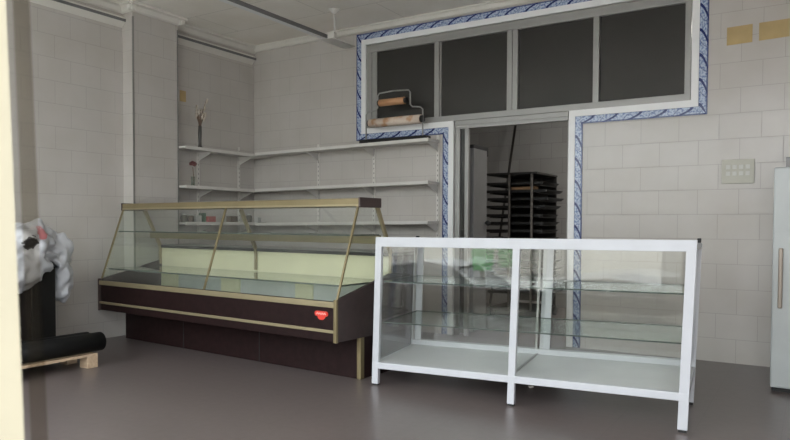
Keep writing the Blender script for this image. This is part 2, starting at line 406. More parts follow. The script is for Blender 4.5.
# blue patterned border and white trim round transom window and doorway
OUT = [(2.563, 0), (2.563, 1.997), (1.509, 1.997), (1.509, 3.132), (4.974, 3.132), (4.974, 1.997), (3.966, 1.997), (3.966, 0)]
def inset(poly, d):
    n = len(poly); res = []
    def line(i):
        a, b = Vector(poly[i]), Vector(poly[i+1]); t = (b-a).normalized(); nn = Vector((t.y, -t.x))
        return a+nn*d, t
    for i in range(n):
        if i == 0: p, t = line(0); res.append(Vector((p.x, 0)))
        elif i == n-1: p, t = line(n-2); res.append(Vector((p.x, 0)))
        else:
            p, t = line(i-1); q, s = line(i)
            den = t.x*s.y-t.y*s.x; k = ((q.x-p.x)*s.y-(q.y-p.y)*s.x)/den
            res.append(p+t*k)
    return res
def strip(name, d0, d1, y, th, mat, label, uvs=False):
    A, B = inset(OUT, d0), inset(OUT, d1)
    bm = bmesh.new(); uvl = bm.loops.layers.uv.new('UVMap'); run = 0.
    for i in range(len(A)-1):
        q = [A[i], A[i+1], B[i+1], B[i]]
        t = (Vector(OUT[i+1])-Vector(OUT[i])).normalized(); o = Vector(OUT[i])
        fr = [bm.verts.new((p.x, y-th, p.y)) for p in q]; bk = [bm.verts.new((p.x, y, p.y)) for p in q]
        faces = [bm.faces.new(fr)]
        for k in range(4):
            if k in (0, 2) or (k == 3 and i == 0) or (k == 1 and i == len(A)-2):
                faces.append(bm.faces.new((fr[k], fr[(k+1) % 4], bk[(k+1) % 4], bk[k])))
        for f in faces:
            for lp in f.loops:
                p = Vector((lp.vert.co.x, lp.vert.co.z))
                al = (p-o).dot(t); nn = Vector((t.y, -t.x)); ac = ((p-o).dot(nn)-d0)/(d1-d0)
                lp[uvl].uv = (run+al, 1-ac)
        run += (Vector(OUT[i+1])-Vector(OUT[i])).length
    return struct(name, bm, mat, label, 'trim')
strip('trim_5', 0, .068, 0, .008, 'border_tile', 'blue and white patterned tile border round the window and doorway')
strip('trim_6', .068, .124, .02, .035, 'white_trim', 'white moulding inside the blue tile border')

# transom window
bm = bmesh.new()
def fr(x0, x1, z0, z1, y0=-.004, y1=.05): box(bm, x0, x1, y0, y1, z0, z1, .003)
fr(1.639, 4.844, 2.922, 3.003); fr(1.639, 4.844, 2.122, 2.178)
fr(1.639, 1.70, 2.178, 2.922, .0); fr(1.70, 1.758, 2.178, 2.922, .012); fr(4.797, 4.844, 2.178, 2.922)
fr(2.462, 2.515, 2.178, 2.922); fr(2.515, 2.53, 2.178, 2.922, .016); fr(3.24, 3.292, 2.178, 2.922); fr(3.296, 3.347, 2.178, 2.922); fr(4.047, 4.1, 2.178, 2.922)
w1 = struct('window_1', bm, 'aluminium', 'wide aluminium transom window with four dark panes above the doorway', 'window')
for a, b in ((1.758, 2.462), (2.53, 3.24), (3.347, 4.047), (4.1, 4.797)):
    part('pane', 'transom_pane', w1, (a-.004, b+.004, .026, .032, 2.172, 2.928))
# doorway frame
bm = bmesh.new()
box(bm, 2.695, 3.831, .0, .05, 2.075, 2.12, .003); box(bm, 2.695, 3.831, .01, .06, 2.04, 2.077, .003)
box(bm, 2.695, 2.745, .012, .06, 0, 2.04, .003); box(bm, 2.806, 2.846, -.004, .03, 0, 2.04, .004); box(bm, 3.818, 3.832, .03, .08, 0, 2.04, .002)
d1 = struct('door_1', bm, 'aluminium', 'open aluminium framed doorway under the transom window', 'door')
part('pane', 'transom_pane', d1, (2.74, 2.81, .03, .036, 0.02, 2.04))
# leaf standing open into the back room
bm = bmesh.new(); box(bm, 2.80, 2.84, .14, .45, .02, 1.86, .003)
d3 = struct('door_2', bm, 'door_grey', 'grey door leaf standing open inside the back room', 'door')
part('edge_strip', 'rubber', d3, (2.796, 2.845, .13, .465, 1.86, 1.895), (2.796, 2.845, .45, .465, 1.80, 1.86))
bm = bmesh.new(); ball(bm, (2.87, .42, 1.115), .028); tube(bm, [(2.84, .42, 1.115), (2.87, .42, 1.115)], .011); link('knob', bm, 'rubber', d3)

# back room
bm = bmesh.new(); box(bm, .3, 6.2, 2.7, 2.85, 0, H)
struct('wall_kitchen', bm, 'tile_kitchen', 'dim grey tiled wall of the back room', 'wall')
bm = bmesh.new(); box(bm, .2, .35, .12, 2.85, 0, H); struct('wall_kitchen_left', bm, 'tile_side', 'side wall of the back room', 'wall')
bm = bmesh.new(); box(bm, 6.1, 6.25, .12, 2.85, 0, H); struct('wall_kitchen_right', bm, 'tile_side', 'far side wall of the back room', 'wall')

# ------------------------------------------------------------------ refrigerated counter
L = 2.847
ct = empty('serving_counter', (3.049, -2.08, 0), 'long dark brown serving counter with slanted glass front and gold trims', 'display counter', -.061)
part('base', 'brown', ct, (-L-.05, -.03, 0, .70, .0, .306), bev=.004)
part('base_joint', 'rubber', ct, (-2.02, -2.014, -.003, .01, .0, .304)); part('base_joint', 'rubber', ct, (-1.06, -1.054, -.003, .01, .0, .304))
part('corner_strip', 'gold', ct, (-.058, -.022, -.008, .036, 0, .306), bev=.006, label='gold corner strip of the base')
bm = bmesh.new(); box(bm, -L+.02, -.02, -.292, -.268, .307, .58, .004); box(bm, -L+.02, -.02, -.27, .02, .307, .322)
fas = link('front_panel', bm, 'brown', ct)
side = [(-.298, .33), (-.292, .307), (.72, .300), (.72, .868), (.352, .868), (.352, .742), (-.285, .592), (-.298, .58)]
for x0, x1 in ((-.026, 0), (-L, -L+.026)):
    bm = bmesh.new(); prism(bm, side, 'X', x0, x1); link('side_panel', bm, 'brown_side', ct)
part('trim_strip', 'gold_light', ct, (-L+.01, -.01, -.303, -.288, .538, .578), bev=.004, label='gold strip along the top of the front panel')
part('trim_strip', 'gold_light', ct, (-L+.01, -.01, -.301, -.288, .366, .387), bev=.003, label='gold strip along the lower front panel')
part('end_trim', 'gold', ct, (-.02, .006, -.306, -.284, .303, .595), bev=.004); part('end_trim', 'brown_cap', ct, (-L-.006, -L+.012, -.306, -.284, .303, .595), bev=.004)
part('well_floor', 'brown', ct, (-L+.026, -.026, -.268, .35, .46, .475))
part('rear_cabinet', 'brown_side', ct, (-L+.026, -.026, .372, .72, .305, .866))
bp = part('back_panel', 'cream_panel', ct, (-L+.026, -.026, .352, .372, .645, .862))
for a, b in ((2.815, 2.56), (1.925, 1.675), (.995, .80), (.08, .03)):
    part('stile', 'cream_panel', bp, (-a, -b, .340, .370, .475, .645))
for a, b in ((2.56, 1.925), (1.675, .995), (.80, .08)):
    part('inner_pane', 'pane_grey', bp, (-a, -b, .352, .368, .475, .645))
part('worktop', 'steel', ct, (-L+.0, 0, .345, .74, .868, .890), bev=.003)
part('worktop_edge', 'rubber', ct, (-L+.0, 0, .336, .347, .860, .884), bev=.002)
tb = part('top_bar', 'gold', ct, (-L, 0, -.058, .184, 1.224, 1.282), bev=.005)
part('groove', 'gold_light', tb, (-L+.004, -.004, -.0605, -.05, 1.226, 1.240), bev=.002)
part('end_cap', 'brown_cap', tb, (-.004, .012, -.062, .188, 1.218, 1.288), bev=.005); part('end_cap', 'brown_cap', tb, (-L-.012, -L+.004, -.062, .188, 1.218, 1.288), bev=.005)
# glazing
FB, FT = (-.278, .58), (-.052, 1.226)
def slope(x0, x1, o0, o1, name, mat):
    d = Vector((FT[0]-FB[0], FT[1]-FB[1])).normalized(); n = Vector((-d.y, d.x))
    q = [Vector(FB)+n*o0, Vector(FT)+n*o0, Vector(FT)+n*o1, Vector(FB)+n*o1]
    bm = bmesh.new(); prism(bm, [(p.x, p.y) for p in q], 'X', x0, x1)
    return link(name, bm, mat, ct)
slope(-L+.02, -1.392, -.003, .003, 'front_glass', 'glass_counter'); slope(-1.382, -.02, -.003, .003, 'front_glass', 'glass_counter')
slope(-1.396, -1.378, -.004, .006, 'glass_joint', 'gold'); slope(-.018, -.004, -.005, .007, 'glass_joint', 'gold'); slope(-L+.004, -L+.018, -.005, .007, 'glass_joint', 'gold')
for x in (-.014, -L+.008):
    bm = bmesh.new(); prism(bm, [(-.27, .60), (-.046, 1.224), (.165, 1.224), (.335, .875), (.335, .745)], 'X', x, x+.006); link('end_glass', bm, 'glass_counter', ct)
for i, x in enumerate((-.012, -1.462, -2.825)):
    bm = bmesh.new(); bar(bm, (x, .168, 1.225), (x, .335, .885), .022, .03, bev=.003); bar(bm, (x, .335, .89), (x, .335, .70), .022, .022, up=(0, 1, 0), bev=.003)
    link('strut', bm, 'gold_light', ct)
glass_box('glass_shelf', ct, (-L+.03, -.03, -.112, .215, 1.018, 1.028), 'glass_thick')
glass_box('glass_shelf', ct, (-L+.03, -.03, -.215, .325, .674, .686), 'glass_thick')
part('shelf_rail', 'gold', ct, (-L+.03, -.03, .216, .24, .955, 1.02), bev=.004)
# maker's badge on the front panel, lettering too small to read
bm = bmesh.new()
pts = []
cx, cz = -.135, .478
for k in range(9): a = -PI/2+PI*k/8; pts.append((cx+.041+.018*math.cos(a), cz+.014+.018*math.sin(a)))
for k in range(9): a = PI/2+PI*k/8; pts.append((cx-.041+.018*math.cos(a), cz+.014+.018*math.sin(a)))
pts2 = [p for p in pts]
low = [(cx-.036, cz-.003), (cx-.03, cz-.018), (cx-.012, cz-.028), (cx+.012, cz-.028), (cx+.03, cz-.018), (cx+.036, cz-.003)]
prism(bm, pts2, 'Y', -.298, -.291); prism(bm, low, 'Y', -.2965, -.291)
bd = link('badge', bm, 'red_enamel', ct); bd['label'] = 'small red badge with pale script'
bm = bmesh.new()
sc = [(cx-.042+.0105*i, -.2985, cz+.014+(.006 if i % 2 else -.005)*(1 if i != 4 else 1.4)) for i in range(9)]
tube(bm, sc, .0045, 6); link('script', bm, 'pale_red', bd)

# ------------------------------------------------------------------ white framed glass showcase, standing a little racked
O = Vector((4.15, -1.82, 0))
def wq(co):
    u, d, z = co
    k = u/2.; e = d/.65
    X = (3.168+.03*z)*(1-k)+(5.176+.032*z)*k-.06*e
    fz = min(max(z/.14, 0), 1); top = min(max((z-.2)/.82, 0), 1)
    Z = z+fz*((k-.5)*.055*(1-.8*top)+.03*e*(1-top)-.012*e*top)
    return Vector((X, -2.158+.012*k+d, Z))-O
sh = empty('glass_showcase', O, 'white framed glass showcase with empty shelves on the terrazzo in front of the doorway', 'showcase')
def sp(name, mat, *bx, bev=.003, par=None):
    bm = bmesh.new()
    for b in bx: box(bm, *b, bev=bev)
    return link(name, bm, mat, par or sh, warp=wq)
for u0, u1 in ((0, .049), (.985, 1.03), (1.949, 2.0)):
    sp('post', 'white_paint', (u0, u1, 0, .032, .012, .96))
    sp('foot', 'rubber', (u0+.004, u1-.004, .004, .028, 0, .014))
for u0, u1 in ((0, .035), (1.965, 2.0)):
    sp('post', 'white_paint', (u0, u1, .618, .65, .012, .96))
    sp('foot', 'rubber', (u0+.004, u1-.004, .62, .648, 0, .014))
    sp('corner_cap', 'rubber', (u0+.006, u1-.006, .632, .652, 1.0, 1.03), bev=.004)
sp('top_rail', 'white_paint', (0, 2.0, 0, .034, .956, 1.02)); sp('bottom_rail', 'white_paint', (0, 2.0, -.002, .03, .143, .186))
sp('top_rail', 'white_paint', (0, 2.0, .62, .65, .965, 1.0)); sp('bottom_rail', 'white_paint', (0.03, 1.97, .60, .65, .143, .222))
for u0, u1 in ((.002, .033), (1.967, 1.998)):
    sp('side_rail', 'white_paint', (u0, u1, .03, .62, .966, 1.0)); sp('side_rail', 'white_paint', (u0, u1, .03, .62, .143, .182))
sp('tray', 'tray_laminate', (.01, 1.99, .028, .605, .165, .186)); sp('divider', 'steel', (.995, 1.015, .03, .6, .186, .192))
glass_box('front_glass', sh, (.047, .987, .012, .017, .186, .956), warp=wq); glass_box('front_glass', sh, (1.028, 1.951, .012, .017, .186, .956), warp=wq)
glass_box('side_glass', sh, (.014, .019, .032, .618, .182, .966), warp=wq); glass_box('side_glass', sh, (1.981, 1.986, .032, .618, .182, .966), warp=wq)
glass_box('top_glass', sh, (.03, 1.97, .034, .62, .992, .998), warp=wq)
for a, b, d in ((.035, 1.088, .622), (1.012, 1.965, .638)):
    gd = glass_box('sliding_door', sh, (a, b, d, d+.005, .222, .965), warp=wq)
    for q in (a, b-.046): sp('door_stile', 'white_paint', (q, q+.046, d-.004, d+.009, .222, .965), par=gd)
for z in (.448, .722):
    glass_box('shelf', sh, (.05, 1.95, .045, .60, z-.004, z+.004), 'glass_shelf', warp=wq)
for u in (.018, .99, 1.97):
    bmx = bmesh.new(); box(bmx, u, u+.014, .60, .612, .22, .96); link('shelf_standard', bmx, 'aluminium', sh, warp=wq)

# ------------------------------------------------------------------ white wall shelving
def shelf_board(name, z, wall, label):
    if wall == 'back':
        o = empty(name, (1.4, 0, z), label, 'shelf', group='shelf boards on the back wall'); o.rotation_euler.y = -.012
        x0, x1 = .255-1.4, 2.535-1.4
        part('board', 'shelf_white', o, (x0, x1, -.25, -.012, -.022, 0), (x0, x1, -.252, -.24, -.03, .003), bev=.002)
        for x in (.99, 1.74, 2.51):
            bm = bmesh.new(); prism(bm, [(-.015, -.023), (-.235, -.023), (-.235, -.032), (-.06, -.095), (-.015, -.12)], 'X', x-1.4-.003, x-1.4+.003); link('bracket', bm, 'shelf_white', o)
    else:
        o = empty(name, (0, -.65, z), label, 'shelf', group='shelf boards on the left wall')
        part('board', 'shelf_white', o, (.012, .25, -1.25+.65, -.012+.65, -.022, 0), (.24, .252, -1.25+.65, -.25+.65, -.03, .003), bev=.002)
        for y in (-.87, -.26):
            bm = bmesh.new(); prism(bm, [(.015, -.023), (.235, -.023), (.235, -.032), (.06, -.095), (.015, -.12)], 'Y', y+.65-.003, y+.65+.003); link('bracket', bm, 'shelf_white', o)
    return o
LEFT_DROP = {'top': .022, 'middle': .012, 'bottom': 0.}
for z, s in ((1.918, 'top'), (1.503, 'middle'), (1.112, 'bottom')):
    shelf_board('wall_shelf', z+.006, 'back', {'top': 'top white shelf on the back wall, under the paper roll holder', 'middle': 'middle white shelf of three on the back wall', 'bottom': 'lowest white shelf on the back wall, seen just above the counter glass'}[s])
    shelf_board('wall_shelf', z-LEFT_DROP[s], 'left', {'top': 'top white shelf on the left wall holding the tall dried flowers', 'middle': 'middle white shelf on the left wall holding the dark red rose', 'bottom': 'lowest white shelf on the left wall holding small jars and boxes'}[s])
for x, lb in ((.99, 'slotted white upright on the back wall nearest the left corner'), (1.74, 'slotted white upright on the back wall under the left end of the window'), (2.51, 'slotted white upright on the back wall beside the blue doorway border')):
    bm = bmesh.new(); box(bm, x-.014, x+.014, -.012, 0, .95, 1.99)
    for k in range(20):
        z = .98+.05*k
        box(bm, x-.004, x+.004, -.0125, -.006, z, z+.02, mi=1)
    tag(link('shelf_upright', bm, ['shelf_white', 'aluminium_dark'], None, loc=(x, 0, .95)), lb, 'shelf upright', 'shelf uprights')
for y, lb in ((-.87, 'slotted white upright on the left wall near the pillar'), (-.26, 'slotted white upright on the left wall near the corner')):
    bm = bmesh.new(); box(bm, 0, .012, y-.014, y+.014, .95, 1.99)
    for k in range(20):
        z = .98+.05*k
        box(bm, .006, .0125, y-.004, y+.004, z, z+.02, mi=1)
    tag(link('shelf_upright', bm, ['shelf_white', 'aluminium_dark'], None, loc=(0, y, .95)), lb, 'shelf upright', 'shelf uprights')

# dried flowers in a slim dark vase
v = empty('flower_vase', (.15, -.97, 1.899), 'slim dark vase of tall dried flowers on the top left shelf', 'vase')
bm = bmesh.new(); lathe(bm, [(.03, 0), (.034, .006), (.018, .03), (.016, .08), (.020, .16), (.019, .24), (.014, .24), (.012, .02)]); link('vase_body', bm, 'dark_vase', v)
bm = bmesh.new(); tips = []
for k in range(14):
    a = random.uniform(0, 2*PI); sp_ = random.uniform(.02, .07); h = random.uniform(.33, .46)
    p = (sp_*math.cos(a), sp_*math.sin(a), h); tips.append(p)
    tube(bm, [(0, 0, .18), (p[0]*.3, p[1]*.3, .18+(h-.18)*.5), p], .0042, 5)
p = (.02, .075, .53); tips.append(p); tube(bm, [(0, 0, .2), (.005, .02, .36), (.01, .055, .46), p], .0035, 5)
link('stem', bm, 'twig', v)
for p in tips:
    bm = bmesh.new()
    tube(bm, [(p[0], p[1], p[2]-.05), (p[0]+.004, p[1]+.006, p[2]-.02), (p[0], p[1]+.01, p[2]+.012)], [.005, .014, .004], 7); link('flower_head', bm, 'white_blossom', v)
# dried rose in a glass
r = empty('rose_glass', (.15, -1.067, 1.494), 'small glass holding one dark red dried rose on the middle left shelf', 'vase')
bm = bmesh.new(); lathe(bm, [(.022, 0), (.024, .004), (.020, .05), (.024, .10), (.022, .10), (.018, .05), (.02, .008)]); link('glass_body', bm, 'glass_shelf', r)
bm = bmesh.new(); tube(bm, [(0, 0, .01), (.004, .003, .12), (0, -.004, .20)], .004, 6); link('stem', bm, 'twig', r)
bm = bmesh.new()
for k in range(14):
    a = random.uniform(0, 2*PI); e = random.uniform(-.4, 1.2)
    ball(bm, (.026*math.cos(a)*math.cos(e), .026*math.sin(a)*math.cos(e), .225+.028*math.sin(e)), .018, 1, .5, sc=(1, 1, .8))
link('flower_head', bm, 'rose_red', r)
# small things on the lowest left shelf
def small_box(x, y, sx, sy, h, mat, label, name='product_box'):
    bm = bmesh.new(); box(bm, x-sx/2, x+sx/2, y-sy/2, y+sy/2, 1.112, 1.112+h, .003)
    o = link(name, bm, mat, None, loc=(x, y, 1.112)); tag(o, label, 'box'); return o
def small_jar(x, y, r_, h, mat, label):
    o = empty('jar', (x, y, 1.112), label, 'jar')
    bm = bmesh.new(); lathe(bm, [(r_*.9, 0), (r_, .005), (r_, h*.72), (r_*.75, h*.82), (r_*.75, h*.84)]); link('jar_body', bm, mat, o)
    bm = bmesh.new(); lathe(bm, [(r_*.8, h*.84), (r_*.82, h*.85), (r_*.82, h-.003), (r_*.78, h)]); link('lid', bm, 'box_grey', o)
small_jar(.13, -1.17, .035, .09, 'jar_dark', 'dark jar nearest the pillar on the lowest left shelf')
small_jar(.13, -1.085, .032, .085, 'box_brown', 'brown jar beside the dark jar on the lowest left shelf')
small_box(.13, -1.0, .07, .07, .075, 'box_grey', 'grey box between the brown jar and the green box on the left shelf')
small_box(.13, -.925, .06, .05, .10, 'box_green', 'green box beside the red box on the lowest left shelf')
small_box(.13, -.83, .09, .11, .065, 'box_red', 'red box on the lowest left shelf')
small_box(.14, -.50, .08, .10, .07, 'box_brown', 'brown box near the corner on the lowest left shelf')
small_jar(.10, -.19, .035, .10, 'jar_dark', 'dark jar in the corner of the lowest shelf')
small_box(.19, -.14, .05, .06, .06, 'box_grey', 'small pale box beside the corner jar on the lowest shelf')

# wrapping paper dispenser standing on the right end of the top shelf
pd = empty('paper_roll_holder', (2.07, -.15, 1.940), 'metal wire holder with two wooden paper rollers standing on the top shelf by the window', 'paper roll holder')
wz = 1.918
part('base_bar', 'black_metal', pd, (-.39, .41, -.05, .05, 0.0, .035), bev=.004)
for sx in (-.335, .345):
    bm = bmesh.new()
    s = 1 if sx > 0 else -1
    pts = [(sx, 0, .03), (sx, 0, .30), (sx-s*.03, 0, .325), (sx-s*.12, 0, .335), (sx-s*.145, 0, .36), (sx-s*.145, 0, .48), (sx-s*.165, 0, .505), (0, 0, .515)]
    tube(bm, pts, .0075, 8); link('wire_frame', bm, 'aluminium', pd)
def roller(z, x0, x1, r_, mat, name):
    bm = bmesh.new(); tube(bm, [(x0, 0, z), (x1, 0, z)], r_, 20)
    o = link(name, bm, mat, pd)
    for a, b in ((x0-.02, x0+.002), (x1-.002, x1+.025)):
        bm = bmesh.new(); tube(bm, [(a, 0, z), (b, 0, z)], r_*.78, 14); link('roller_end', bm, 'rubber', o)
roller(.405, -.165, .135, .036, 'roller_wood', 'roller'); roller(.205, -.285, .325, .045, 'stained_paper', 'paper_roll')

# papers and vent on the walls
def paper(name, x0, x1, zl0, zl1, zr0, zr1, label):
    bm = bmesh.new(); prism(bm, [(x0, zl0), (x1, zr0), (x1, zr1), (x0, zl1)], 'Y', -.004, 0)
    tag(link(name, bm, 'yellow_paper', None, loc=((x0+x1)/2, 0, (zl0+zl1)/2)), label, 'paper', 'yellowed papers on the walls')
paper('hanging_paper', 5.105, 5.285, 2.528, 2.668, 2.532, 2.672, 'yellowed paper sheet on the back wall next to the blue border')
paper('hanging_paper', 5.33, 5.535, 2.535, 2.672, 2.54, 2.675, 'yellowed paper sheet on the back wall nearer the right edge')
bm = bmesh.new(); box(bm, 0, .004, -1.11, -1.03, 2.395, 2.51)
tag(link('hanging_paper', bm, 'yellow_paper', None, loc=(0, -1.07, 2.45)), 'small yellowed paper on the left wall beside the pillar', 'paper', 'yellowed papers on the walls')
vt = empty('vent_grille', (5.203, 0, 1.53), 'beige vent grille with two rows of openings on the back wall', 'vent')
part('frame', 'vent_plastic', vt, (-.116, .114, -.018, 0, -.097, .093), bev=.004)
bm = bmesh.new()
for i in range(4):
    for j in range(2): box(bm, -.085+.046*i, -.053+.046*i, -.021, -.017, -.035+.052*j+.0, -.001+.052*j, .003)
link('louvre', bm, 'vent_hole', vt)

# tall white fridge at the right edge
fg = empty('upright_fridge', (5.93, -.45, 0), 'tall pale white upright fridge cut off by the right picture edge', 'fridge')
fx = -.437
part('body', 'fridge_white', fg, (fx, .43, -.36, .40, .07, 1.47), bev=.008)
part('door', 'fridge_white', fg, (fx, .43, -.435, -.364, .03, 1.485), bev=.012)
part('handle', 'handle_bronze', fg, (fx+.036, fx+.062, -.462, -.433, .56, .955), bev=.008, label='bronze bar handle')
part('plinth', 'rubber', fg, (fx+.01, .42, -.40, .38, 0, .07))
part('top_panel', 'aluminium_dark', fg, (fx+.06, .40, -.30, .38, 1.47, 1.56), bev=.006)

# ------------------------------------------------------------------ black chest, bag, rolls and pallet at the left
chest = empty('black_cabinet', (.41, -3.25, 0), 'low black cabinet under the white plastic bag by the left wall', 'cabinet')
part('body', 'black_metal', chest, (-.36, .27, -.38, .325, .03, .765), bev=.006)
part('door', 'dark_wood_panel', chest, (.27, .288, -.375, .13, .08, .74), bev=.004); part('side_strip', 'black_metal', chest, (.27, .292, .14, .325, .05, .76), bev=.004)
part('plinth', 'rubber', chest, (-.34, .25, -.36, .30, 0, .03))
bm = bmesh.new()
for c, r_, scl in (((.52, -3.2, .86), .34, (.75, .95, .42)), ((.55, -3.02, .95), .2, (.9, .85, .75)), ((.62, -3.12, .95), .2, (.9, 1., .75)), ((.52, -2.85, .84), .19, (.9, .72, 1.)), ((.56, -2.80, .68), .14, (.8, .55, 1.6)),
                   ((.72, -3.17, .78), .16, (.5, 1.1, .95)), ((.5, -3.4, .9), .28, (.8, .9, .6)), ((.74, -3.26, .72), .14, (.5, 1.1, .9))):
    ball(bm, c, r_, 4, .35, scl)
# keep the bag outside the cabinet: flatten what would sink into it
o = link('plastic_bag', bm, 'bag_plastic', None, loc=(.5, -3.1, .765))
md = o.modifiers.new('remesh', 'REMESH'); md.mode = 'VOXEL'; md.voxel_size = .014
tx = bpy.data.textures.new('crumple', 'CLOUDS'); tx.noise_scale = .11; tx.noise_depth = 2
md = o.modifiers.new('crumple', 'DISPLACE'); md.texture = tx; md.strength = .06; md.mid_level = .5
tx2 = bpy.data.textures.new('crease', 'VORONOI'); tx2.noise_scale = .09
md = o.modifiers.new('crease', 'DISPLACE'); md.texture = tx2; md.strength = .028; md.mid_level = .4
md = o.modifiers.new('smooth', 'SMOOTH'); md.factor = .5; md.iterations = 2
bpy.context.view_layer.update()
me = bpy.data.meshes.new_from_object(o.evaluated_get(bpy.context.evaluated_depsgraph_get()))
o.modifiers.clear(); o.data = me
tb_ = bmesh.new(); tb_.from_mesh(me)
bmesh.ops.delete(tb_, geom=[v for v in tb_.verts if min(.80-v.co.z-o.location.z, .735-v.co.x-o.location.x, -2.885-v.co.y-o.location.y) > .045], context='VERTS')
tb_.to_mesh(me); tb_.free()
for v in me.vertices:                       # the bag lies on the cabinet top and hangs over its sides
    p = v.co+o.location
    dz, dx, dy = .80-p.z, .735-p.x, -2.885-p.y
    if dz > 0 and dx > 0 and dy > 0 and p.z > 0:
        m_ = min(dz, dx, dy)
        if m_ == dz: p.z = .80
        elif m_ == dx: p.x = .735
        else: p.y = -2.885
    p.z = max(p.z, .42); v.co = p-o.location
for f in me.polygons: f.use_smooth = True
tag(o, 'crumpled white plastic bag draped over the black cabinet', 'bag')
pl = empty('wooden_pallet', (.95, -3.3, 0), 'low pale wooden pallet under the black rolls', 'pallet')
for i, x in enumerate((-.22, -.09, .04, .11)):
    part('plank', 'pale_wood', pl, (x-.0, x+.095 if i < 3 else x+.035, -.55, .47, .088, .108), bev=.002)
for y in (.385, -.45):
    part('block', 'pale_wood', pl, (.045, .145, y, y+.085, 0, .088), bev=.003)
    part('block', 'pale_wood', pl, (-.22, -.12, y, y+.085, 0, .088), bev=.003)
def roll(x, y0, y1, r_, z, label):
    c = (x, (y0+y1)/2, z)
    bm = bmesh.new()
    seg = 28
    tube(bm, [(x, y0, z), (x, y1-.004, z), (x+.0, y1, z)], [r_, r_, r_*.96], seg)
    o = empty('vinyl_roll', (x, (y0+y1)/2, z-r_), label, 'roll', group='black rolls')
    bm2 = bm; bmesh.ops.translate(bm2, verts=bm2.verts, vec=-Vector(o.location)); link('roll_body', bm2, 'black_vinyl', o)
    bm = bmesh.new(); tube(bm, [(0, (y1-y0)/2-.02, r_), (0, (y1-y0)/2+.002, r_)], r_*.35, 14); link('core', bm, 'rubber', o)
roll(1.01, -3.75, -2.745, .072, .18, 'thick black roll lying at the front of the wooden pallet')
roll(.855, -3.75, -2.755, .066, .174, 'black roll lying behind the front roll, against the black cabinet')

# ------------------------------------------------------------------ ceiling batten
fb = empty('ceiling_light', (1.61, -2.0, H), 'long suspended white light batten under the ceiling', 'ceiling light')
part('batten', 'white_trim', fb, (-.055, .008, -2.2, 1.36, -.275, -.235), bev=.004)
part('batten_cover', 'aluminium_dark', fb, (.008, .02, -2.2, 1.35, -.274, -.24))
part('end_bracket', 'shelf_white', fb, (-.07, .1, 1.33, 1.375, -.28, -.225), bev=.004)
bm = bmesh.new(); prism(bm, [(-.09, 1.39), (.05, 1.39), (.06, 1.74), (-.08, 1.74)], 'Z', -.275, -.262); link('end_plate', bm, 'shelf_white', fb)
for y in (1.35, -1.6):
    bm = bmesh.new(); tube(bm, [(.09, y, -.24), (.09, y, -.03)], .008, 8); lathe(bm, [(.012, -.05), (.05, -.012), (.055, 0)], (.09, y, 0)); link('rod', bm, 'shelf_white', fb)

# ------------------------------------------------------------------ baker's rack in the back room
RX, RY = 2.75, 1.75
rk = empty('bakery_rack', (RX, RY, 0), 'dark bakery rack full of trays in the back room', 'rack')
part('top_panel', 'rack_black', rk, (-.31, .31, -.42, .29, 1.675, 1.70), bev=.004)
for x in (-.03, .24):
    part('post', 'rack_post', rk, (x-.011, x+.011, -.415, -.392, .118, 1.675), bev=.002)
for x in (-.29, .29):
    part('post', 'rack_black', rk, (x-.015, x+.015, .25, .28, .12, 1.675), bev=.002)
zs = [1.56, 1.47, 1.38, 1.29, 1.19, 1.10, 1.01, .92, .83, .74, .65, .56, .47, .38, .29]
for x in (-.29, .29):
    for z in zs: part('runner', 'rack_black', rk, (x-.02, x+.02, -.33, .25, z-.012, z-.0015))
part('back_sheet', 'rack_black', rk, (-.29, .29, .28, .29, .15, 1.675))
for x in (-.31, .31):
    bm = bmesh.new()
    for y in (-.23, .23): tube(bm, [(x-.015, y, .05), (x+.015, y, .05)], .05, 16)
    link('wheel', bm, 'rubber', rk)
part('bottom_frame', 'rack_black', rk, (-.31, .31, -.415, .28, .10, .118), bev=.003)
ordinal = ['uppermost', 'second', 'third', 'fourth', 'fifth', 'sixth', 'seventh', 'eighth', 'ninth', 'tenth', 'eleventh', 'twelfth', 'thirteenth', 'fourteenth', 'lowest']
tray0 = None
for i, z in enumerate(zs):
    dx = random.uniform(-.02, .06); fwd = random.uniform(-.12, .03)
    if tray0 is None:
        tray0 = empty('baking_tray', (RX+dx, RY-.02, z), '', 'tray', group='baking trays in the rack')
        bm = bmesh.new(); prism(bm, [(-.33, .0), (.33, .0), (.37, .03), (.36, .03), (.325, .008), (-.325, .008), (-.36, .03), (-.37, .03)], 'Y', -.33, .24)
        link('tray_body', bm, 'tray_dark', tray0)
        part('rim', 'tray_dark', tray0, (-.37, .37, -.345, -.33, .0, .032), bev=.003)
        t = tray0
    else:
        t = tray0.copy(); C.objects.link(t); t.location = (RX+dx, RY-.02, z)
        for ch in tray0.children:
            c = ch.copy(); C.objects.link(c); c.parent = t
    t['label'] = ordinal[i]+(' dark baking tray from the top of the bakery rack' if i not in (0, 14) else ' dark baking tray in the bakery rack')
bm = bmesh.new(); box(bm, -.155, .145, -.05, .05, 0, .058, .004)
bx = link('wooden_crate', bm, 'crate_wood'); bx.location = (RX+.10, RY-.25, 1.4805); tag(bx, 'light brown wooden box on the second tray of the bakery rack', 'box')
bm = bmesh.new(); tube(bm, [(2.08, 2.25, .0), (2.30, 2.62, 2.62)], .016, 10)
# thin dark pole leaning on the back room wall
tag(link('pole', bm, 'rack_black', None, loc=(2.08, 2.25, 0)), 'thin dark pole leaning behind the bakery rack', 'pole')

# pebble on the floor
bm = bmesh.new(); ball(bm, (4.125, -1.652, .010), .016, 2, .4, (1.3, 1, .6)); tag(link('pebble', bm, 'stone', None, loc=(4.125, -1.652, 0)), 'tiny pale pebble on the floor under the showcase', 'pebble')

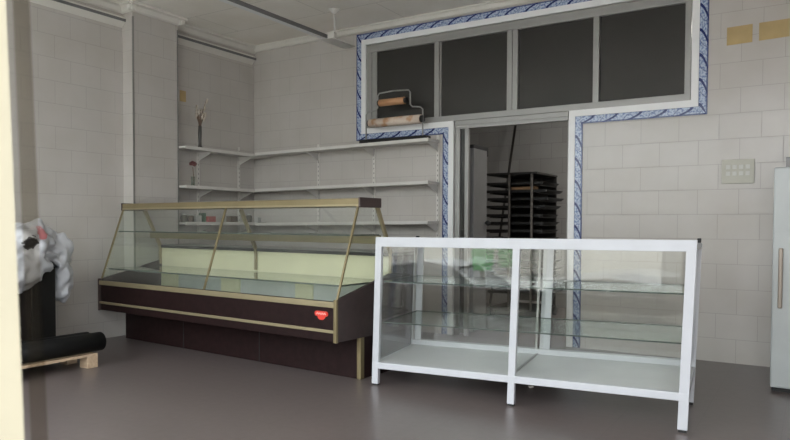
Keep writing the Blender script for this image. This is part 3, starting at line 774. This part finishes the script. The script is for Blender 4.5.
# entrance door post close to the lens at the left edge, with a strip of tinted glass beside it
bm = bmesh.new()
def jamb_pt(x, z): return x
p0, p1 = Vector((4.9845, -5.530, .55)), Vector((4.942, -5.530, 1.75))
for a, b in ((-.11, 0),):
    vs = []
    for z, p in ((0, None), (2.3, None)):
        k = (z-.862)/(1.354-.862); ex = 4.976+(4.9505-4.976)*k
        vs += [(ex-.10, -5.59, z), (ex-.004, -5.56, z), (ex, -5.532, z), (ex-.10, -5.545, z)]
    vv = [bm.verts.new(v) for v in vs]
    for q in ((0, 3, 2, 1), (4, 5, 6, 7), (0, 1, 5, 4), (1, 2, 6, 5), (2, 3, 7, 6), (3, 0, 4, 7)): bm.faces.new([vv[i] for i in q])
dj = struct('door_3', bm, 'jamb_cream', 'blurred cream entrance door post at the left edge of the picture', 'door')
bm = bmesh.new(); vs = []
for z in (0, 2.3):
    k = (z-.862)/(1.354-.862); ex = 4.976+(4.9505-4.976)*k
    vs += [(ex-.01, -5.519, z), (ex+.0175, -5.519, z), (ex+.0175, -5.515, z), (ex-.01, -5.515, z)]
vv = [bm.verts.new(v) for v in vs]
for q in ((0, 3, 2, 1), (4, 5, 6, 7), (0, 1, 5, 4), (1, 2, 6, 5), (2, 3, 7, 6), (3, 0, 4, 7)): bm.faces.new([vv[i] for i in q])
link('pane', bm, 'glass_tinted', dj)

# ------------------------------------------------------------------ street outside (seen only as reflections)
bm = bmesh.new(); box(bm, -25, 30, -40, YF-.9, -1.4, -1.2); box(bm, -3, 10, YF-.9, YF-.2, -.16, -.01); struct('street', bm, 'asphalt_sunlit', 'pale street in front of the shop', 'street')
bm = bmesh.new(); box(bm, -25, 30, -27, -26.5, -1.2, 3.0)
for i in range(12): box(bm, -22+4.2*i, -20.4+4.2*i, -26.52, -26.45, .9, 2.6, mi=1)
struct('wall_street', bm, ['facade', 'facade_dark'], 'house fronts across the street', 'building')
def car(cx, cy, rz, mat, label):
    c = empty('parked_car', (cx, cy, -1.2), label, 'car', rz)
    bm = bmesh.new(); prism(bm, [(-2.1, .25), (2.05, .25), (2.1, .6), (1.95, .78), (1.05, .92), (-1.6, .95), (-2.05, .85)], 'Y', -.85, .85)
    bmesh.ops.bevel(bm, geom=bm.edges[:], offset=.07, segments=3, affect='EDGES'); 
    for f in bm.faces: f.smooth = True
    b = link('body', bm, mat, c)
    bm = bmesh.new(); prism(bm, [(1.05, .9), (.35, 1.38), (-.3, 1.46), (-1.1, 1.42), (-1.75, .92)], 'Y', -.72, .72); bmesh.ops.bevel(bm, geom=bm.edges[:], offset=.06, segments=3, affect='EDGES'); link('cabin_glass', bm, 'car_glass', c)
    bm = bmesh.new(); prism(bm, [(.36, 1.385), (-.3, 1.475), (-1.1, 1.435), (-1.1, 1.46), (-.3, 1.5), (.36, 1.41)], 'Y', -.68, .68)
    for y in (-.71, .71):
        tube(bm, [(1.08, y*1.05, .9), (.36, y*.97, 1.39)], .035, 8); tube(bm, [(-1.1, y*.97, 1.44), (-1.75, y*1.05, .93)], .045, 8); tube(bm, [(-.4, y*.99, 1.45), (-.4, y*1.06, .93)], .03, 8)
    link('roof', bm, mat, c)
    for x in (-1.3, 1.3):
        for y in (-.85, .65):
            bm = bmesh.new(); tube(bm, [(x, y, .31), (x, y+.2, .31)], .31, 20); link('wheel', bm, 'rubber', c)
car(3.6, -9.2, 0, 'car_white', 'white car parked opposite the shop door')
car(-.9, -11.6, 0, 'car_white', 'white car parked in front of the display window')
bn = empty('street_bin', (.68, -9.58, -1.2), 'green litter bin on a dark post by the street', 'bin')
bm = bmesh.new(); prism(bm, [(-.13, 1.46), (.13, 1.46), (.16, 1.80), (-.16, 1.80)], 'Y', -.14, .14); link('bin_body', bm, 'bin_green', bn)
part('lid', 'bin_green', bn, (-.17, .17, -.15, .15, 1.80, 1.84), bev=.015)
bm = bmesh.new(); tube(bm, [(0, 0, 0), (0, 0, 1.46)], .045, 12); link('post', bm, 'rubber', bn)

# ------------------------------------------------------------------ light
W = bpy.data.worlds.new('overcast'); S.world = W; W.use_nodes = True
nt = W.node_tree; bg = nt.nodes['Background']
tc = N(nt, 'ShaderNodeTexCoord'); sx = N(nt, 'ShaderNodeSeparateXYZ'); nt.links.new(tc.outputs['Generated'], sx.inputs[0])
rp = N(nt, 'ShaderNodeValToRGB'); e = rp.color_ramp.elements
e[0].position = 0.; e[0].color = (.5, .5, .48, 1); e[1].position = 1.; e[1].color = (1, 1.03, 1.08, 1)
x = e.new(.5); x.color = (.72, .74, .76, 1)
mr = N(nt, 'ShaderNodeMapRange'); setin(mr, From_Min=-1., From_Max=1.); nt.links.new(sx.outputs['Z'], mr.inputs['Value'])
nt.links.new(mr.outputs[0], rp.inputs['Fac']); nt.links.new(rp.outputs['Color'], bg.inputs['Color']); bg.inputs['Strength'].default_value = 6.
def portal(name, loc, sx_, sz_):
    l = bpy.data.lights.new(name, 'AREA'); l.shape = 'RECTANGLE'; l.size = sx_; l.size_y = sz_
    l.cycles.is_portal = True
    o = bpy.data.objects.new(name, l); C.objects.link(o); o.location = loc; o.rotation_euler = (PI/2, 0, 0)
    return o
portal('window_portal', ((WX0+WX1)/2, YF-.16, 1.62), WX1-WX0, 2.65); portal('door_portal', ((DX0+DX1)/2, YF-.16, 1.47), DX1-DX0, 2.95)

kl = bpy.data.lights.new('kitchen_fill', 'AREA'); kl.shape = 'RECTANGLE'; kl.size = 1.2; kl.size_y = .3; kl.energy = 30; kl.color = (1, .96, .9)  # added fill lamp without a fixture, out of view, brightens the back room
ko = bpy.data.objects.new('kitchen_fill', kl); C.objects.link(ko); ko.location = (4.6, 1.5, 3.1)
# ------------------------------------------------------------------ camera
cam = bpy.data.cameras.new('camera'); co = bpy.data.objects.new('camera', cam); C.objects.link(co)
R_ = Vector((.84735932, .53100643, .00378847)); U_ = Vector((-.0197987, .02446301, .99950466)); F_ = Vector((-.53065072, .8470146, -.0312422))
M = Matrix((R_, U_, -F_)).transposed().to_4x4(); M.translation = (5.72615583, -5.94409907, 1.105773)
co.matrix_world = M
cam.sensor_fit = 'HORIZONTAL'; cam.sensor_width = 36.; cam.lens = 669.6624*36/790
cam.shift_y = 24.517/790; cam.clip_start = .02
cam.dof.use_dof = True; cam.dof.focus_distance = 4.8; cam.dof.aperture_fstop = 6.
S.camera = co
S.cycles.use_denoising = True; S.cycles.use_adaptive_sampling = False
S.cycles.max_bounces = 10; S.cycles.transparent_max_bounces = 24; S.cycles.diffuse_bounces = 5; S.cycles.glossy_bounces = 5
S.cycles.sample_clamp_indirect = 8.
S.view_settings.view_transform = 'Standard'; S.view_settings.look = 'None'; S.view_settings.gamma = 1.; S.view_settings.use_curve_mapping = False
S.view_settings.exposure = 0.5
